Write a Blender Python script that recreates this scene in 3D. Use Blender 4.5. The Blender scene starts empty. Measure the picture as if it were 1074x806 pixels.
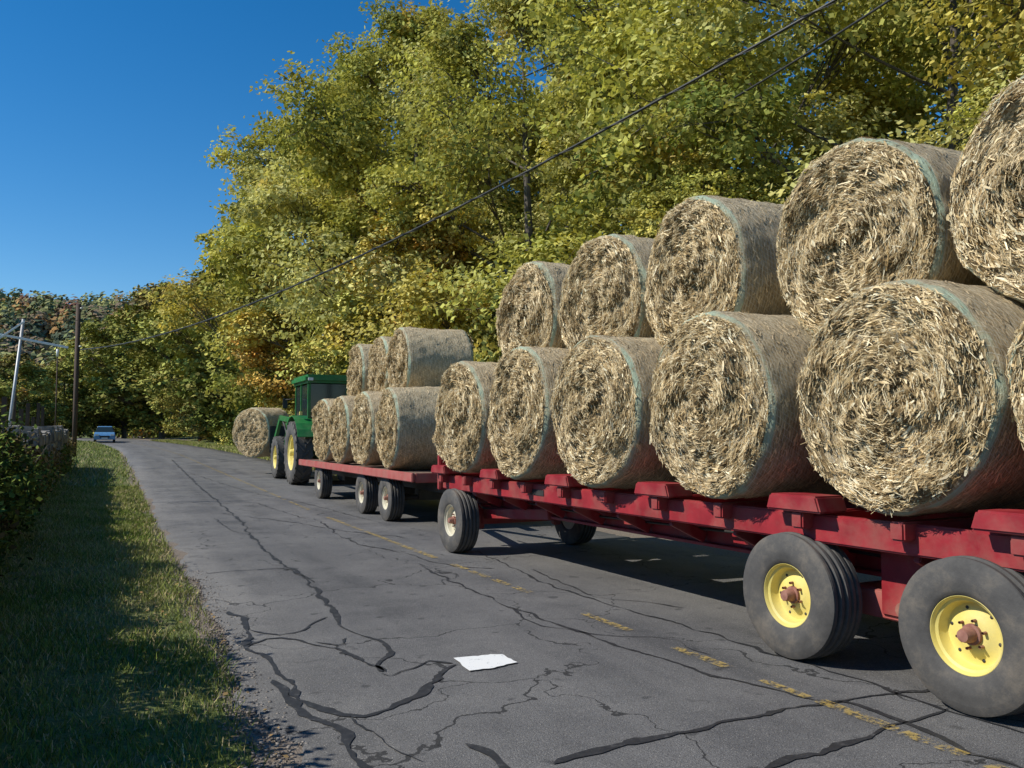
import bpy, bmesh, math, random
import numpy as np
from mathutils import Matrix, Vector, Euler
random.seed(5)
sc=bpy.context.scene
COL=sc.collection
# ------------------------------------------------------------------ camera
F=890.0; TH=math.radians(25.4); PT=math.atan(54/890)
cam_d=bpy.data.cameras.new("camera"); cam=bpy.data.objects.new("camera",cam_d); COL.objects.link(cam)
cam_d.sensor_width=36; cam_d.lens=36*F/1074; cam_d.clip_end=5000; cam_d.clip_start=.05
cam.location=(0,0,1.5); cam.rotation_euler=(math.pi/2+PT,0,-TH); sc.camera=cam
RC=cam.rotation_euler.to_matrix()
def gpt(x,y):
    d=RC@Vector(((x-537)/F,-(y-403)/F,-1)); t=-1.5/d.z
    return (d.x*t,d.y*t)
def g(Y):
    Y=np.asarray(Y,dtype=float)
    return 0.012*np.clip(Y-16,0,94)
def gs(Y): return float(g(Y))
# ------------------------------------------------------------------ render / world
sc.view_settings.view_transform='Standard'; sc.view_settings.look='None'; sc.view_settings.exposure=0
EL=math.radians(42); AZ=math.radians(12)
sd=Vector((-math.cos(EL)*math.cos(AZ),math.cos(EL)*math.sin(AZ),math.sin(EL)))
w=bpy.data.worlds.new("World"); sc.world=w; w.use_nodes=True
nt=w.node_tree; bg=nt.nodes['Background']
sky=nt.nodes.new('ShaderNodeTexSky'); sky.sky_type='NISHITA'; sky.sun_disc=False
sky.sun_elevation=EL; sky.sun_rotation=math.atan2(sd.x,sd.y)%(2*math.pi)
sky.air_density=1.0; sky.dust_density=0.0; sky.ozone_density=3.0; sky.altitude=500
hs=nt.nodes.new('ShaderNodeHueSaturation'); hs.inputs['Saturation'].default_value=1.38
nt.links.new(sky.outputs[0],hs.inputs['Color']); nt.links.new(hs.outputs[0],bg.inputs[0]); bg.inputs[1].default_value=0.13
sl=bpy.data.lights.new("sun","SUN"); so=bpy.data.objects.new("sun",sl); COL.objects.link(so)
sl.energy=5.0; sl.angle=math.radians(.5); sl.color=(1,.95,.85)
so.rotation_euler=sd.to_track_quat('Z','Y').to_euler(); so.location=(-30,10,40)
# ------------------------------------------------------------------ materials
class N:
    def __init__(s,name):
        s.m=bpy.data.materials.new(name); s.m.use_nodes=True; s.t=s.m.node_tree
        s.b=s.t.nodes['Principled BSDF']; s.out=s.t.nodes['Material Output']
    def n(s,ty,**k):
        x=s.t.nodes.new(ty)
        for a,b in k.items(): setattr(x,a,b)
        return x
    def l(s,a,b): s.t.links.new(a,b)
    def coord(s): return s.n('ShaderNodeTexCoord').outputs['Object']
    def noise(s,scale,detail=4,vec=None,rough=.55,dist=0):
        x=s.n('ShaderNodeTexNoise'); x.inputs['Scale'].default_value=scale; x.inputs['Detail'].default_value=detail
        x.inputs['Roughness'].default_value=rough; x.inputs['Distortion'].default_value=dist
        s.l(vec if vec is not None else s.coord(),x.inputs['Vector']); return x.outputs['Fac']
    def ramp(s,fac,stops):
        x=s.n('ShaderNodeValToRGB'); e=x.color_ramp.elements
        while len(e)<len(stops): e.new(.5)
        for i,(p,c) in enumerate(stops):
            e[i].position=p; e[i].color=(*c,1) if len(c)==3 else c
        s.l(fac,x.inputs[0]); return x.outputs[0]
    def mix(s,fac,a,b,mode='MIX'):
        x=s.n('ShaderNodeMix',data_type='RGBA',blend_type=mode)
        for i,v in ((0,fac),(6,a),(7,b)):
            if hasattr(v,'node'): s.l(v,x.inputs[i])
            else: x.inputs[i].default_value=v if i==0 else (*v,1)
        return x.outputs[2]
    def math(s,op,a,b=0.0,c=None):
        x=s.n('ShaderNodeMath',operation=op)
        for i,v in enumerate((a,b) if c is None else (a,b,c)):
            if hasattr(v,'node'): s.l(v,x.inputs[i])
            else: x.inputs[i].default_value=v
        return x.outputs[0]
    def bump(s,h,st=.5,dist=.02):
        x=s.n('ShaderNodeBump'); x.inputs['Strength'].default_value=st; x.inputs['Distance'].default_value=dist
        s.l(h,x.inputs['Height']); s.l(x.outputs[0],s.b.inputs['Normal'])
    def base(s,c):
        if hasattr(c,'node'): s.l(c,s.b.inputs['Base Color'])
        else: s.b.inputs['Base Color'].default_value=(*c,1)
    def rough(s,v):
        if hasattr(v,'node'): s.l(v,s.b.inputs['Roughness'])
        else: s.b.inputs['Roughness'].default_value=v
        return s
def mat_paint(name,c1,c2,dust=(.25,.2,.14),dustamt=.35,rough=.5,metal=0,scale=6):
    m=N(name); a=m.noise(scale,4); base=m.ramp(a,[(.3,c1),(.7,c2)])
    d=m.ramp(m.noise(2.3,6,rough=.7),[(.45,(0,0,0)),(.8,(dustamt,)*3)])
    m.base(m.mix(d,base,dust)); m.rough(m.math('ADD',m.math('MULTIPLY',a,.3),rough-.12)); m.b.inputs['Metallic'].default_value=metal
    m.bump(m.noise(60,2),.15,.003); return m.m
M={}
M['red']=mat_paint('red_paint',(.23,.012,.018),(.35,.02,.028),rough=.5,dustamt=.5)
M['redold']=mat_paint('faded_red_paint',(.36,.07,.06),(.42,.12,.10),rough=.65,dustamt=.6)
M['green']=mat_paint('green_paint',(.012,.13,.03),(.02,.19,.045),rough=.35,dustamt=.3)
M['yellow']=mat_paint('yellow_paint',(.74,.60,.15),(.82,.70,.22),rough=.5,dustamt=.4)
M['cream']=mat_paint('cream_paint',(.60,.56,.42),(.70,.66,.5),rough=.5,dustamt=.5)
M['rust']=mat_paint('rusty_hub',(.20,.07,.05),(.38,.18,.13),rough=.75,dustamt=.5,scale=20)
M['steel']=mat_paint('dark_steel',(.05,.045,.04),(.10,.09,.08),rough=.5,metal=.5)
M['galv']=mat_paint('galvanised_steel',(.35,.36,.37),(.48,.49,.5),rough=.5,metal=.3)
M['black']=mat_paint('black_parts',(.015,.015,.015),(.03,.03,.03),rough=.5,dustamt=.15)
M['white']=mat_paint('white_paint',(.7,.7,.68),(.8,.8,.78),rough=.5,dustamt=.15)
M['blue']=mat_paint('blue_paint',(.10,.26,.50),(.13,.31,.56),rough=.25,dustamt=.05)
def mk_rubber():
    m=N('tire_rubber'); a=m.noise(5,7,rough=.72); b=m.noise(90,2)
    m.base(m.ramp(a,[(.3,(.050,.048,.046)),(.5,(.078,.074,.069)),(.75,(.17,.145,.115))])); m.rough(.8); m.bump(b,.3,.004); return m.m
M['rubber']=mk_rubber()
def mk_glass():
    m=N('dark_glass'); m.base((.02,.03,.03)); m.rough(.06); return m.m
M['glass']=mk_glass()
def mk_wood(name,c1,c2):
    m=N(name); mp=m.n('ShaderNodeMapping'); mp.inputs['Scale'].default_value=(9,.8,9); m.l(m.coord(),mp.inputs[0])
    a=m.noise(3,6,vec=mp.outputs[0],rough=.65); m.base(m.ramp(a,[(.3,c1),(.7,c2)])); m.rough(.8); m.bump(a,.5,.01); return m.m
M['wood']=mk_wood('weathered_wood',(.10,.06,.04),(.26,.17,.12))
def mk_polewood():
    m=N('pole_wood'); mp=m.n('ShaderNodeMapping'); mp.inputs['Scale'].default_value=(9,9,.6); m.l(m.coord(),mp.inputs[0])
    a=m.noise(3,6,vec=mp.outputs[0],rough=.65); m.base(m.ramp(a,[(.3,(.04,.025,.018)),(.7,(.11,.07,.05))])); m.rough(.85); m.bump(a,.5,.01); return m.m
M['pole']=mk_polewood()
def mk_leaf(name,trans=.35):
    m=N(name); at=m.n('ShaderNodeAttribute',attribute_name='tint')
    df=m.n('ShaderNodeBsdfDiffuse'); m.l(at.outputs['Color'],df.inputs[0])
    if trans==0: m.l(df.outputs[0],m.out.inputs[0]); return m.m
    tr=m.n('ShaderNodeBsdfTranslucent'); m.l(m.mix(1.0,at.outputs['Color'],(1.25,1.2,.75),'MULTIPLY'),tr.inputs[0])
    mx=m.n('ShaderNodeMixShader'); mx.inputs[0].default_value=trans
    m.l(df.outputs[0],mx.inputs[1]); m.l(tr.outputs[0],mx.inputs[2]); m.l(mx.outputs[0],m.out.inputs[0]); return m.m
M['leaf']=mk_leaf('leaves',.30); M['grassb']=mk_leaf('grass_blades',0); M['leafd']=mk_leaf('distant_leaves',0)
def mk_bark():
    m=N('bark'); mp=m.n('ShaderNodeMapping'); mp.inputs['Scale'].default_value=(6,6,1.2); m.l(m.coord(),mp.inputs[0])
    a=m.noise(3,4,vec=mp.outputs[0]); m.base(m.ramp(a,[(.3,(.05,.04,.032)),(.7,(.17,.145,.12))])); m.rough(.9); m.bump(a,.8,.03); return m.m
M['bark']=mk_bark()
def mk_straw():
    m=N('straw'); at=m.n('ShaderNodeAttribute',attribute_name='tint'); df=m.n('ShaderNodeBsdfDiffuse'); gl=m.n('ShaderNodeBsdfGlossy'); gl.inputs['Roughness'].default_value=.45; gl.inputs['Color'].default_value=(.9,.85,.7,1)
    m.l(at.outputs['Color'],df.inputs[0]); mx=m.n('ShaderNodeMixShader'); mx.inputs[0].default_value=.06; m.l(df.outputs[0],mx.inputs[1]); m.l(gl.outputs[0],mx.inputs[2]); m.l(mx.outputs[0],m.out.inputs[0]); return m.m
M['straw']=mk_straw()
def mk_balebody():
    m=N('bale_body'); sp=m.n('ShaderNodeSeparateXYZ'); m.l(m.coord(),sp.inputs[0]); x,y,z=sp.outputs
    r=m.math('SQRT',m.math('ADD',m.math('MULTIPLY',y,y),m.math('MULTIPLY',z,z))); an=m.math('ARCTAN2',y,z)
    cb=m.n('ShaderNodeCombineXYZ'); m.l(m.math('MULTIPLY',x,38),cb.inputs[0]); m.l(m.math('MULTIPLY',r,34),cb.inputs[1]); m.l(m.math('MULTIPLY',an,5.5),cb.inputs[2])
    a=m.noise(1.3,6,vec=cb.outputs[0],rough=.75); b=m.noise(3,4,rough=.65)
    face=m.ramp(a,[(.3,(.08,.05,.02)),(.5,(.28,.19,.085)),(.68,(.60,.45,.23))])
    side=m.ramp(a,[(.32,(.24,.165,.08)),(.48,(.50,.38,.22)),(.64,(.74,.61,.40))])
    ax=m.math('ABSOLUTE',x)
    isface=m.math('GREATER_THAN',ax,.585)
    c=m.mix(isface,side,face)
    c=m.mix(1.0,c,m.ramp(b,[(.3,(.78,.76,.70)),(.7,(1.15,1.15,1.12))]),'MULTIPLY')
    wv=m.math('SINE',m.math('MULTIPLY',m.math('ADD',x,m.math('MULTIPLY',b,.05)),230)); wv2=m.math('SINE',m.math('MULTIPLY',m.math('ADD',an,m.math('MULTIPLY',x,.8)),100))
    net=m.math('MAXIMUM',m.math('GREATER_THAN',wv,.78),m.math('GREATER_THAN',wv2,.9))
    c=m.mix(m.math('MULTIPLY',m.math('MULTIPLY',net,m.math('SUBTRACT',1.0,isface)),.38),c,(.76,.75,.62))
    edge=m.math('MULTIPLY',m.math('GREATER_THAN',r,.668),m.math('GREATER_THAN',ax,.545))
    c=m.mix(m.math('MULTIPLY',edge,m.ramp(b,[(.36,(.0,0,0)),(.54,(.85,.85,.85))])),c,(.46,.58,.42))
    m.base(c); m.rough(.8); m.bump(a,1.0,.045); return m.m
M['bale']=mk_balebody()
def mk_asphalt():
    m=N('asphalt'); co=m.coord(); fine=m.noise(140,2,vec=co,rough=.8); agg=m.n('ShaderNodeTexVoronoi'); agg.inputs['Scale'].default_value=85; m.l(co,agg.inputs['Vector'])
    mp=m.n('ShaderNodeMapping'); mp.inputs['Scale'].default_value=(1.3,.10,1); m.l(co,mp.inputs[0])
    streak=m.noise(1.6,4,vec=mp.outputs[0]); blotch=m.noise(.7,6,vec=co,rough=.7)
    c=m.ramp(streak,[(.3,(.084,.083,.084)),(.7,(.160,.155,.150))])
    c=m.mix(m.ramp(blotch,[(.40,(0,0,0)),(.66,(.75,.75,.75))]),c,(.205,.198,.188))
    c=m.mix(1.0,c,m.ramp(fine,[(.3,(.45,.45,.45)),(.7,(1.5,1.5,1.5))]),'MULTIPLY')
    stone=m.math('LESS_THAN',agg.outputs['Distance'],.26)
    sc2=m.n('ShaderNodeSeparateColor'); m.l(agg.outputs['Color'],sc2.inputs[0])
    c=m.mix(m.math('MULTIPLY',stone,m.math('MULTIPLY',m.math('GREATER_THAN',sc2.outputs[0],.70),.8)),c,(.36,.34,.31))
    c=m.mix(m.math('MULTIPLY',stone,m.math('MULTIPLY',m.math('LESS_THAN',sc2.outputs[1],.2),.8)),c,(.025,.025,.025))
    st=m.noise(5.5,2,vec=co,rough=.4); c=m.mix(m.ramp(st,[(.68,(0,0,0)),(.74,(.6,.6,.6))]),c,(.035,.035,.036))
    vo=m.n('ShaderNodeTexVoronoi',feature='DISTANCE_TO_EDGE'); vo.inputs['Scale'].default_value=.55
    nn=m.n('ShaderNodeTexNoise'); nn.inputs['Scale'].default_value=2.2; nn.inputs['Detail'].default_value=5; m.l(co,nn.inputs['Vector'])
    ma=m.n('ShaderNodeVectorMath',operation='MULTIPLY_ADD'); m.l(nn.outputs['Color'],ma.inputs[0]); ma.inputs[1].default_value=(.9,.9,0); m.l(co,ma.inputs[2]); m.l(ma.outputs[0],vo.inputs['Vector'])
    ck=m.math('MULTIPLY',m.math('LESS_THAN',vo.outputs['Distance'],.0035),m.math('GREATER_THAN',blotch,.42))
    c=m.mix(m.math('MULTIPLY',ck,.8),c,(.015,.015,.015))
    m.base(c); m.rough(.8); m.b.inputs['Specular IOR Level'].default_value=.35
    m.bump(fine,.8,.01); return m.m
M['asphalt']=mk_asphalt()
def mk_tar():
    m=N('crack_sealer'); m.base(m.ramp(m.noise(16,5,rough=.75),[(.35,(.016,.016,.017)),(.58,(.03,.03,.031)),(.72,(.10,.098,.095))])); m.rough(.65); return m.m
M['tar']=mk_tar()
def mk_mark(name,c,worn,sc_=28,maxf=1.0):
    m=N(name); a=m.noise(sc_,7,rough=.75); m.base(c); m.rough(.75); m.bump(m.noise(140,2),.4,.005)
    tr=m.n('ShaderNodeBsdfTransparent'); mx=m.n('ShaderNodeMixShader')
    m.l(m.ramp(a,[(worn-.04,(0,0,0)),(worn+.05,(maxf,)*3)]),mx.inputs[0]); m.l(tr.outputs[0],mx.inputs[1]); m.l(m.b.outputs[0],mx.inputs[2]); m.l(mx.outputs[0],m.out.inputs[0]); return m.m
M['whitemark']=mk_mark('white_road_paint',(.80,.80,.77),.36); M['yellowmark']=mk_mark('yellow_road_paint',(.50,.35,.09),.50,24,.65)
def mk_ground():
    m=N('ground_grass'); co=m.coord(); sp=m.n('ShaderNodeSeparateXYZ'); m.l(co,sp.inputs[0])
    a=m.noise(.9,6,rough=.65); b=m.noise(38,3,rough=.7)
    c=m.ramp(a,[(.3,(.07,.10,.02)),(.5,(.12,.15,.035)),(.68,(.22,.19,.08))])
    c=m.mix(1.0,c,m.ramp(b,[(.3,(.5,.5,.5)),(.7,(1.35,1.35,1.35))]),'MULTIPLY')
    d=m.math('ADD',sp.outputs[0],m.math('MULTIPLY',m.noise(2.5,5),.55))
    lo=m.math('MULTIPLY',m.math('GREATER_THAN',d,.90),m.math('LESS_THAN',sp.outputs[0],8.0))
    c=m.mix(lo,c,m.ramp(b,[(.3,(.12,.09,.065)),(.7,(.30,.25,.20))]))
    m.base(c); m.rough(.95); m.bump(b,.8,.03); return m.m
M['ground']=mk_ground()
def mk_stone():
    m=N('field_stone'); a=m.noise(3,6); m.base(m.ramp(a,[(.3,(.14,.125,.10)),(.55,(.28,.25,.21)),(.75,(.42,.39,.34))])); m.rough(.9); m.bump(m.noise(14,5),.7,.03); return m.m
M['stone']=mk_stone()
# ------------------------------------------------------------------ mesh helpers
def npmesh(name,V,Fq,mats,midx=None,tint=None,smooth=False):
    me=bpy.data.meshes.new(name); V=np.asarray(V,dtype=np.float32); Fq=np.asarray(Fq,dtype=np.int32)
    me.vertices.add(len(V)); me.vertices.foreach_set('co',V.ravel())
    me.loops.add(Fq.size); me.loops.foreach_set('vertex_index',Fq.ravel())
    me.polygons.add(len(Fq)); me.polygons.foreach_set('loop_start',np.arange(0,Fq.size,4,dtype=np.int32))
    for m in mats: me.materials.append(m)
    if midx is not None: me.polygons.foreach_set('material_index',np.asarray(midx,dtype=np.int32))
    if smooth is True: me.polygons.foreach_set('use_smooth',np.ones(len(Fq),dtype=bool))
    elif smooth is not False: me.polygons.foreach_set('use_smooth',np.asarray(smooth,dtype=bool))
    me.update(calc_edges=True)
    if tint is not None:
        at=me.color_attributes.new('tint','FLOAT_COLOR','POINT'); c=np.ones((len(V),4),dtype=np.float32); c[:,:3]=tint
        at.data.foreach_set('color',c.ravel())
    me.validate(); return me
def obj(name,me,loc=(0,0,0),rot=(0,0,0),scale=(1,1,1),parent=None):
    o=bpy.data.objects.new(name,me); COL.objects.link(o); o.location=loc; o.rotation_euler=rot; o.scale=scale
    if parent: o.parent=parent
    return o
def tube(pts,rad,ns=7):
    pts=np.asarray(pts,float); n=len(pts); T=np.gradient(pts,axis=0); T/=np.linalg.norm(T,axis=1)[:,None]+1e-9
    ref=np.array([.31,.17,.93]) if abs(T[0][2])<.9 else np.array([1,.1,0.])
    A=np.cross(T,ref); A/=np.linalg.norm(A,axis=1)[:,None]+1e-9; B=np.cross(T,A)
    a=np.linspace(0,2*np.pi,ns,endpoint=False)
    V=(pts[:,None,:]+np.asarray(rad)[:,None,None]*(np.cos(a)[None,:,None]*A[:,None,:]+np.sin(a)[None,:,None]*B[:,None,:])).reshape(-1,3)
    i=np.arange(n-1)[:,None]*ns; j=np.arange(ns)[None,:]; k=(j+1)%ns
    Fq=np.stack([i+j,i+k,i+ns+k,i+ns+j],-1).reshape(-1,4); return V,Fq
def unit(a): return a/(np.linalg.norm(a,axis=-1,keepdims=True)+1e-9)
def leafquads(P,Nn,L,W,rng):
    n=len(P); R=rng.normal(size=(n,3)); A=unit(np.cross(Nn,R)); B=unit(np.cross(Nn,A))
    L=np.asarray(L).reshape(-1,1); W=np.asarray(W).reshape(-1,1)
    V=np.stack([P-A*L,P+B*W-A*L*.1,P+A*L,P-B*W-A*L*.1],1).reshape(-1,3)
    return V,np.arange(4*n).reshape(-1,4)
class Acc:
    def __init__(s): s.V=[];s.F=[];s.M=[];s.C=[];s.S=[];s.n=0
    def add(s,V,Fq,mi=0,col=(1,1,1),sm=False):
        s.V.append(V); s.F.append(np.asarray(Fq)+s.n); s.M.append(np.full(len(Fq),mi)); s.S.append(np.full(len(Fq),sm))
        c=np.asarray(col,float); c=np.broadcast_to(c,(len(V),3)) if c.ndim==1 else c
        s.C.append(c); s.n+=len(V)
    def mesh(s,name,mats): return npmesh(name,np.concatenate(s.V),np.concatenate(s.F),mats,np.concatenate(s.M),np.concatenate(s.C),np.concatenate(s.S))
PAL={'dk':(.09,.12,.034),'gr':(.19,.225,.055),'ol':(.33,.325,.085),'yg':(.50,.49,.13),'ye':(.64,.53,.14),'pa':(.60,.57,.24),'or':(.54,.29,.07),'br':(.30,.20,.09),'re':(.32,.12,.05)}
def tree_mesh(name,seed,H,R,nleaf,leaf,pal,c0=.14,nl=34,lm='leaf'):
    rng=np.random.default_rng(seed); A=Acc()
    k=9; tz=np.linspace(0,.88*H,k); wob=np.cumsum(rng.normal(0,.12,(k,2)),axis=0); wob[0]=0
    tp=np.column_stack([wob,tz]); A.add(*tube(tp,np.linspace(.016*H,.03,k),9),0,sm=True)
    names=list(pal.keys()); pr=np.array(list(pal.values()),float); pr/=pr.sum(); cols=np.array([PAL[n] for n in names])
    per=nleaf//nl
    for i in range(nl):
        t=(i+.5)/nl; t=np.clip(t+rng.normal(0,.04),0.02,.98)
        e=R*(math.sin(math.pi*(.16+.80*t)))**.75
        an=i*2.4+rng.normal(0,.4); rr=e*(.4+.6*rng.random()) if t<.9 else e*.3
        lr=R*rng.uniform(.18,.36)*(1-.25*t)
        z=min(H*(c0+(1-c0)*t),H-lr*.6); c=np.array([rr*math.cos(an),rr*math.sin(an),z])
        h0=max(.08*H,z-rr*rng.uniform(.5,.9)); b=np.array([np.interp(h0,tz,tp[:,0]),np.interp(h0,tz,tp[:,1]),min(h0,.86*H)])
        mid=(b+c)/2+np.array([0,0,-.1*rr])+rng.normal(0,.15,3)
        s=np.linspace(0,1,6)[:,None]; lp=(1-s)**2*b+2*s*(1-s)*mid+s*s*c
        A.add(*tube(lp,np.linspace(.0065*H*(1.1-t),.018,6),6),0,sm=True)
        ncl=44; d=unit(rng.normal(size=(ncl,3))); cc=c+d*lr*rng.uniform(.45,1.55,(ncl,1))*np.array([1,1,.8])
        for q in cc[:12]:
            A.add(*tube(np.array([lp[rng.integers(3,6)],(c+q)/2+rng.normal(0,.08,3),q]),[.026,.016,.006],4),0)
        lcol=cols[rng.choice(len(names),p=pr)]*rng.uniform(.85,1.1)
        ccol=np.array([cols[rng.choice(len(names),p=pr)] for _ in range(ncl)])*.35+lcol*.65
        ccol*=rng.uniform(.75,1.2,(ncl,1)); ci=rng.integers(0,ncl,per)
        P=cc[ci]+rng.normal(0,1,(per,3))*lr*np.array([.20,.20,.11])
        Nn=unit(unit(P-c)*.6+np.array([0,0,.7])+rng.normal(0,.58,(per,3)))
        L=leaf*rng.uniform(.6,1.3,per); V,Fq=leafquads(P,Nn,L*.6,L*.42,rng)
        C=ccol[ci]*rng.uniform(.7,1.3,(per,1)); A.add(V,Fq,1,np.repeat(C,4,0))
    return A.mesh(name,[M['bark'],M[lm]])
green={'gr':2.4,'ol':4,'yg':4.5,'ye':1.6,'pa':2.0,'or':.3}
yel={'ol':3.2,'yg':4.6,'ye':2.4,'pa':3,'gr':1.4,'or':.4}
gold={'yg':2.5,'ye':4,'or':2.4,'ol':2,'pa':1.2}
dark={'dk':1.6,'gr':4,'ol':4,'yg':1.5,'or':.4,'br':1.1}
T=[tree_mesh('maple_tree_a',1,16,5.4,92000,.132,green),tree_mesh('maple_tree_b',2,17,5.8,96000,.132,yel),
   tree_mesh('maple_tree_c',3,15,5.2,86000,.132,yel),tree_mesh('maple_tree_d',4,13,4.6,42000,.19,gold,lm='leafd'),
   tree_mesh('maple_tree_e',7,14,5.0,30000,.26,dark,lm='leafd'),tree_mesh('maple_tree_f',9,17,5.6,60000,.18,yel)]
TH0=[16,17,15,13,14,17]
def put(i,X,Y,H,rz,sxy=1.0):
    s=H/TH0[i]; obj('maple_tree',T[i],(X,Y,gs(Y)-.05),(0,0,rz),(s*sxy,s*sxy,s))
for a in [(0,15.8,4.5,14,0.3,1.0),(1,16.0,12.0,15.5,1.1,1.0),(2,14.8,19.5,17,2.3,1.0),(1,13.8,27,18.5,3.9,.95),(0,11.9,35.5,20,5.0,.95),
          (5,11.3,43,20,.6,.98),(5,10.4,53,20.5,2.0,1.0),(3,10.0,29.5,9.5,1.0,1.1),(3,9.3,40,10.5,2.6,1.1),(4,10.0,64,16,1.4,1.1),(4,10.2,76,15,4.0,1.2),(2,11.8,15,7.5,5.0,1.1),(2,12.2,6.5,7,3.0,1.1),
          (5,23,17,16,4.4,1.2),(5,21,33,21,.2,1.2),(4,19,49,21,1.9,1.2),(5,25,2,9,1.9,1.1),
          (4,9.5,95,17,.5,1.3),(4,5.8,110,18,1.5,1.3),(4,13,108,20,2.2,1.3),(4,1.8,120,16,3.3,1.3),(3,8,88,9,.2,1.2),
          (4,-8,92,8,.9,1.3),(4,-13,98,8,1.9,1.2),(4,-18,85,7.5,2.9,1.3),(4,-5,118,9.5,3.9,1.4),(3,-9,125,9.5,.4,1.4),(4,-16,120,9.5,5.2,1.5),(4,-24,100,9,2.5,1.4)]:
    put(*a)
def thicket(name,seed,n,fn,leaf,pal,hfn,lm='leaf'):
    rng=np.random.default_rng(seed); names=list(pal.keys()); pr=np.array(list(pal.values()),float); pr/=pr.sum(); cols=np.array([PAL[q] for q in names])
    A=Acc()
    for (cx,cy,r,h) in fn(rng):
        m=int(n*r*h/6); ncl=max(8,int(9*r*h)); u=unit(rng.normal(size=(ncl,3))); u[:,2]=abs(u[:,2])
        cc=np.array([cx,cy,hfn(cx,cy)])+u*np.array([r,r,h])*rng.uniform(.55,1.1,(ncl,1))
        col=cols[rng.choice(len(names),ncl,p=pr)]*rng.uniform(.65,1.2,(ncl,1)); ci=rng.integers(0,ncl,m)
        p=cc[ci]+rng.normal(0,.2,(m,3))*max(1,r/1.6); nn=unit(u[ci]*.5+np.array([0,0,.4])+rng.normal(0,.8,(m,3)))
        L=leaf*rng.uniform(.6,1.3,m); V,Fq=leafquads(p,nn,L*.6,L*.4,rng); A.add(V,Fq,1,np.repeat(col[ci]*rng.uniform(.65,1.35,(m,1)),4,0))
        for q in cc[:5]: A.add(*tube(np.array([[cx,cy,hfn(cx,cy)-.05],[(cx+q[0])/2,(cy+q[1])/2,(q[2]+hfn(cx,cy))/2+.2],q]),[.035,.02,.008],4),0)
    obj(name,A.mesh(name,[M['bark'],M[lm]]))
def f1(rng):
    return [((10.8 if y<22 else 9.0)+rng.uniform(0,2.4),y+rng.uniform(-.5,.5),rng.uniform(1,1.7),rng.uniform(1.6,3.4)) for y in np.arange(0,95,1.15)]
thicket('roadside_thicket',21,1600,f1,.16,{'gr':4,'ol':4,'yg':3,'dk':1.5,'ye':.8,'or':.3},lambda x,y:gs(y),'leafd')
def f2(rng):
    return [(rng.uniform(-45,30),rng.uniform(133,142),rng.uniform(3,5),rng.uniform(3.5,6)) for _ in range(34)]+[(rng.uniform(-40,-6),rng.uniform(66,88),rng.uniform(1.5,2.5),rng.uniform(1.5,2.6)) for _ in range(16)]
thicket('distant_thicket',22,220,f2,.5,{'gr':3,'dk':2.5,'ol':3,'yg':1,'or':.5,'br':1.2},lambda x,y:gs(y),'leafd')
# ------------------------------------------------------------------ ground, road
YS=np.unique(np.round(np.concatenate([[-400,-150,-60,-30,-15,-8,-4],np.arange(-2,30,.12),np.arange(30,60,1.0),np.arange(60,142,4),[160,200,300,500,900,1600]]),3))
def bend(Y): return -0.0012*np.clip(Y-45,0,200)**2
rng=np.random.default_rng(3)
XS=np.concatenate([[-900,-300,-120,-50,-25,-12,-7,-4],np.arange(-3,1.6,.3),np.arange(2,14,1.0),[16,20,30,50,100,300,900]])
gx,gy=np.meshgrid(XS,YS); gz=g(gy)+np.where(gx>8,np.clip((gx-8)*.06,0,.5),0)
near=(gy<30)&(gx<.5)&(gx>-8); gz=gz+np.where(near,rng.normal(0,.008,gx.shape),0)
gz=np.where((gx<.6)&(gx>-3)&(gy<60),gz+np.clip((.6-gx)*.03,0,.06),gz)
ny,nx=gx.shape; idx=np.arange(nx*ny).reshape(ny,nx)
def gridF(idx): return np.stack([idx[:-1,:-1],idx[:-1,1:],idx[1:,1:],idx[1:,:-1]],-1).reshape(-1,4)
obj('ground',npmesh('ground',np.stack([gx,gy,gz],-1).reshape(-1,3),gridF(idx),[M['ground']],smooth=True))
RY=YS[(YS>=-15)&(YS<=142)]
def edgeL(Y): return np.where(Y<30,np.clip(.68+.04*(Y-3),.6,.86),.86)
jl=np.convolve(rng.normal(0,.10,len(RY)),[.2,.3,.3,.2],'same'); jr=rng.normal(0,.03,len(RY))
L0=edgeL(RY)+jl+bend(RY); R0=6.9+jr+bend(RY)
cols=[L0-.03]+[L0+(R0-L0)*t for t in np.linspace(0,1,9)]+[R0+.03]
zz=[g(RY)-.03]+[g(RY)+.016 for t in np.linspace(0,1,9)]+[g(RY)-.03]
V=np.stack([np.stack(cols,1),np.repeat(RY[:,None],11,1),np.stack(zz,1)],-1)
idx=np.arange(len(RY)*11).reshape(len(RY),11)
obj('road',npmesh('road',V.reshape(-1,3),gridF(idx),[M['asphalt']]))
def chaikin(p,k=1):
    p=np.array(p,float)
    for _ in range(k):
        q=.8*p[:-1]+.2*p[1:]; r=.2*p[:-1]+.8*p[1:]; p=np.concatenate([p[:1],np.stack([q,r],1).reshape(-1,2),p[-1:]])
    return p
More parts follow.
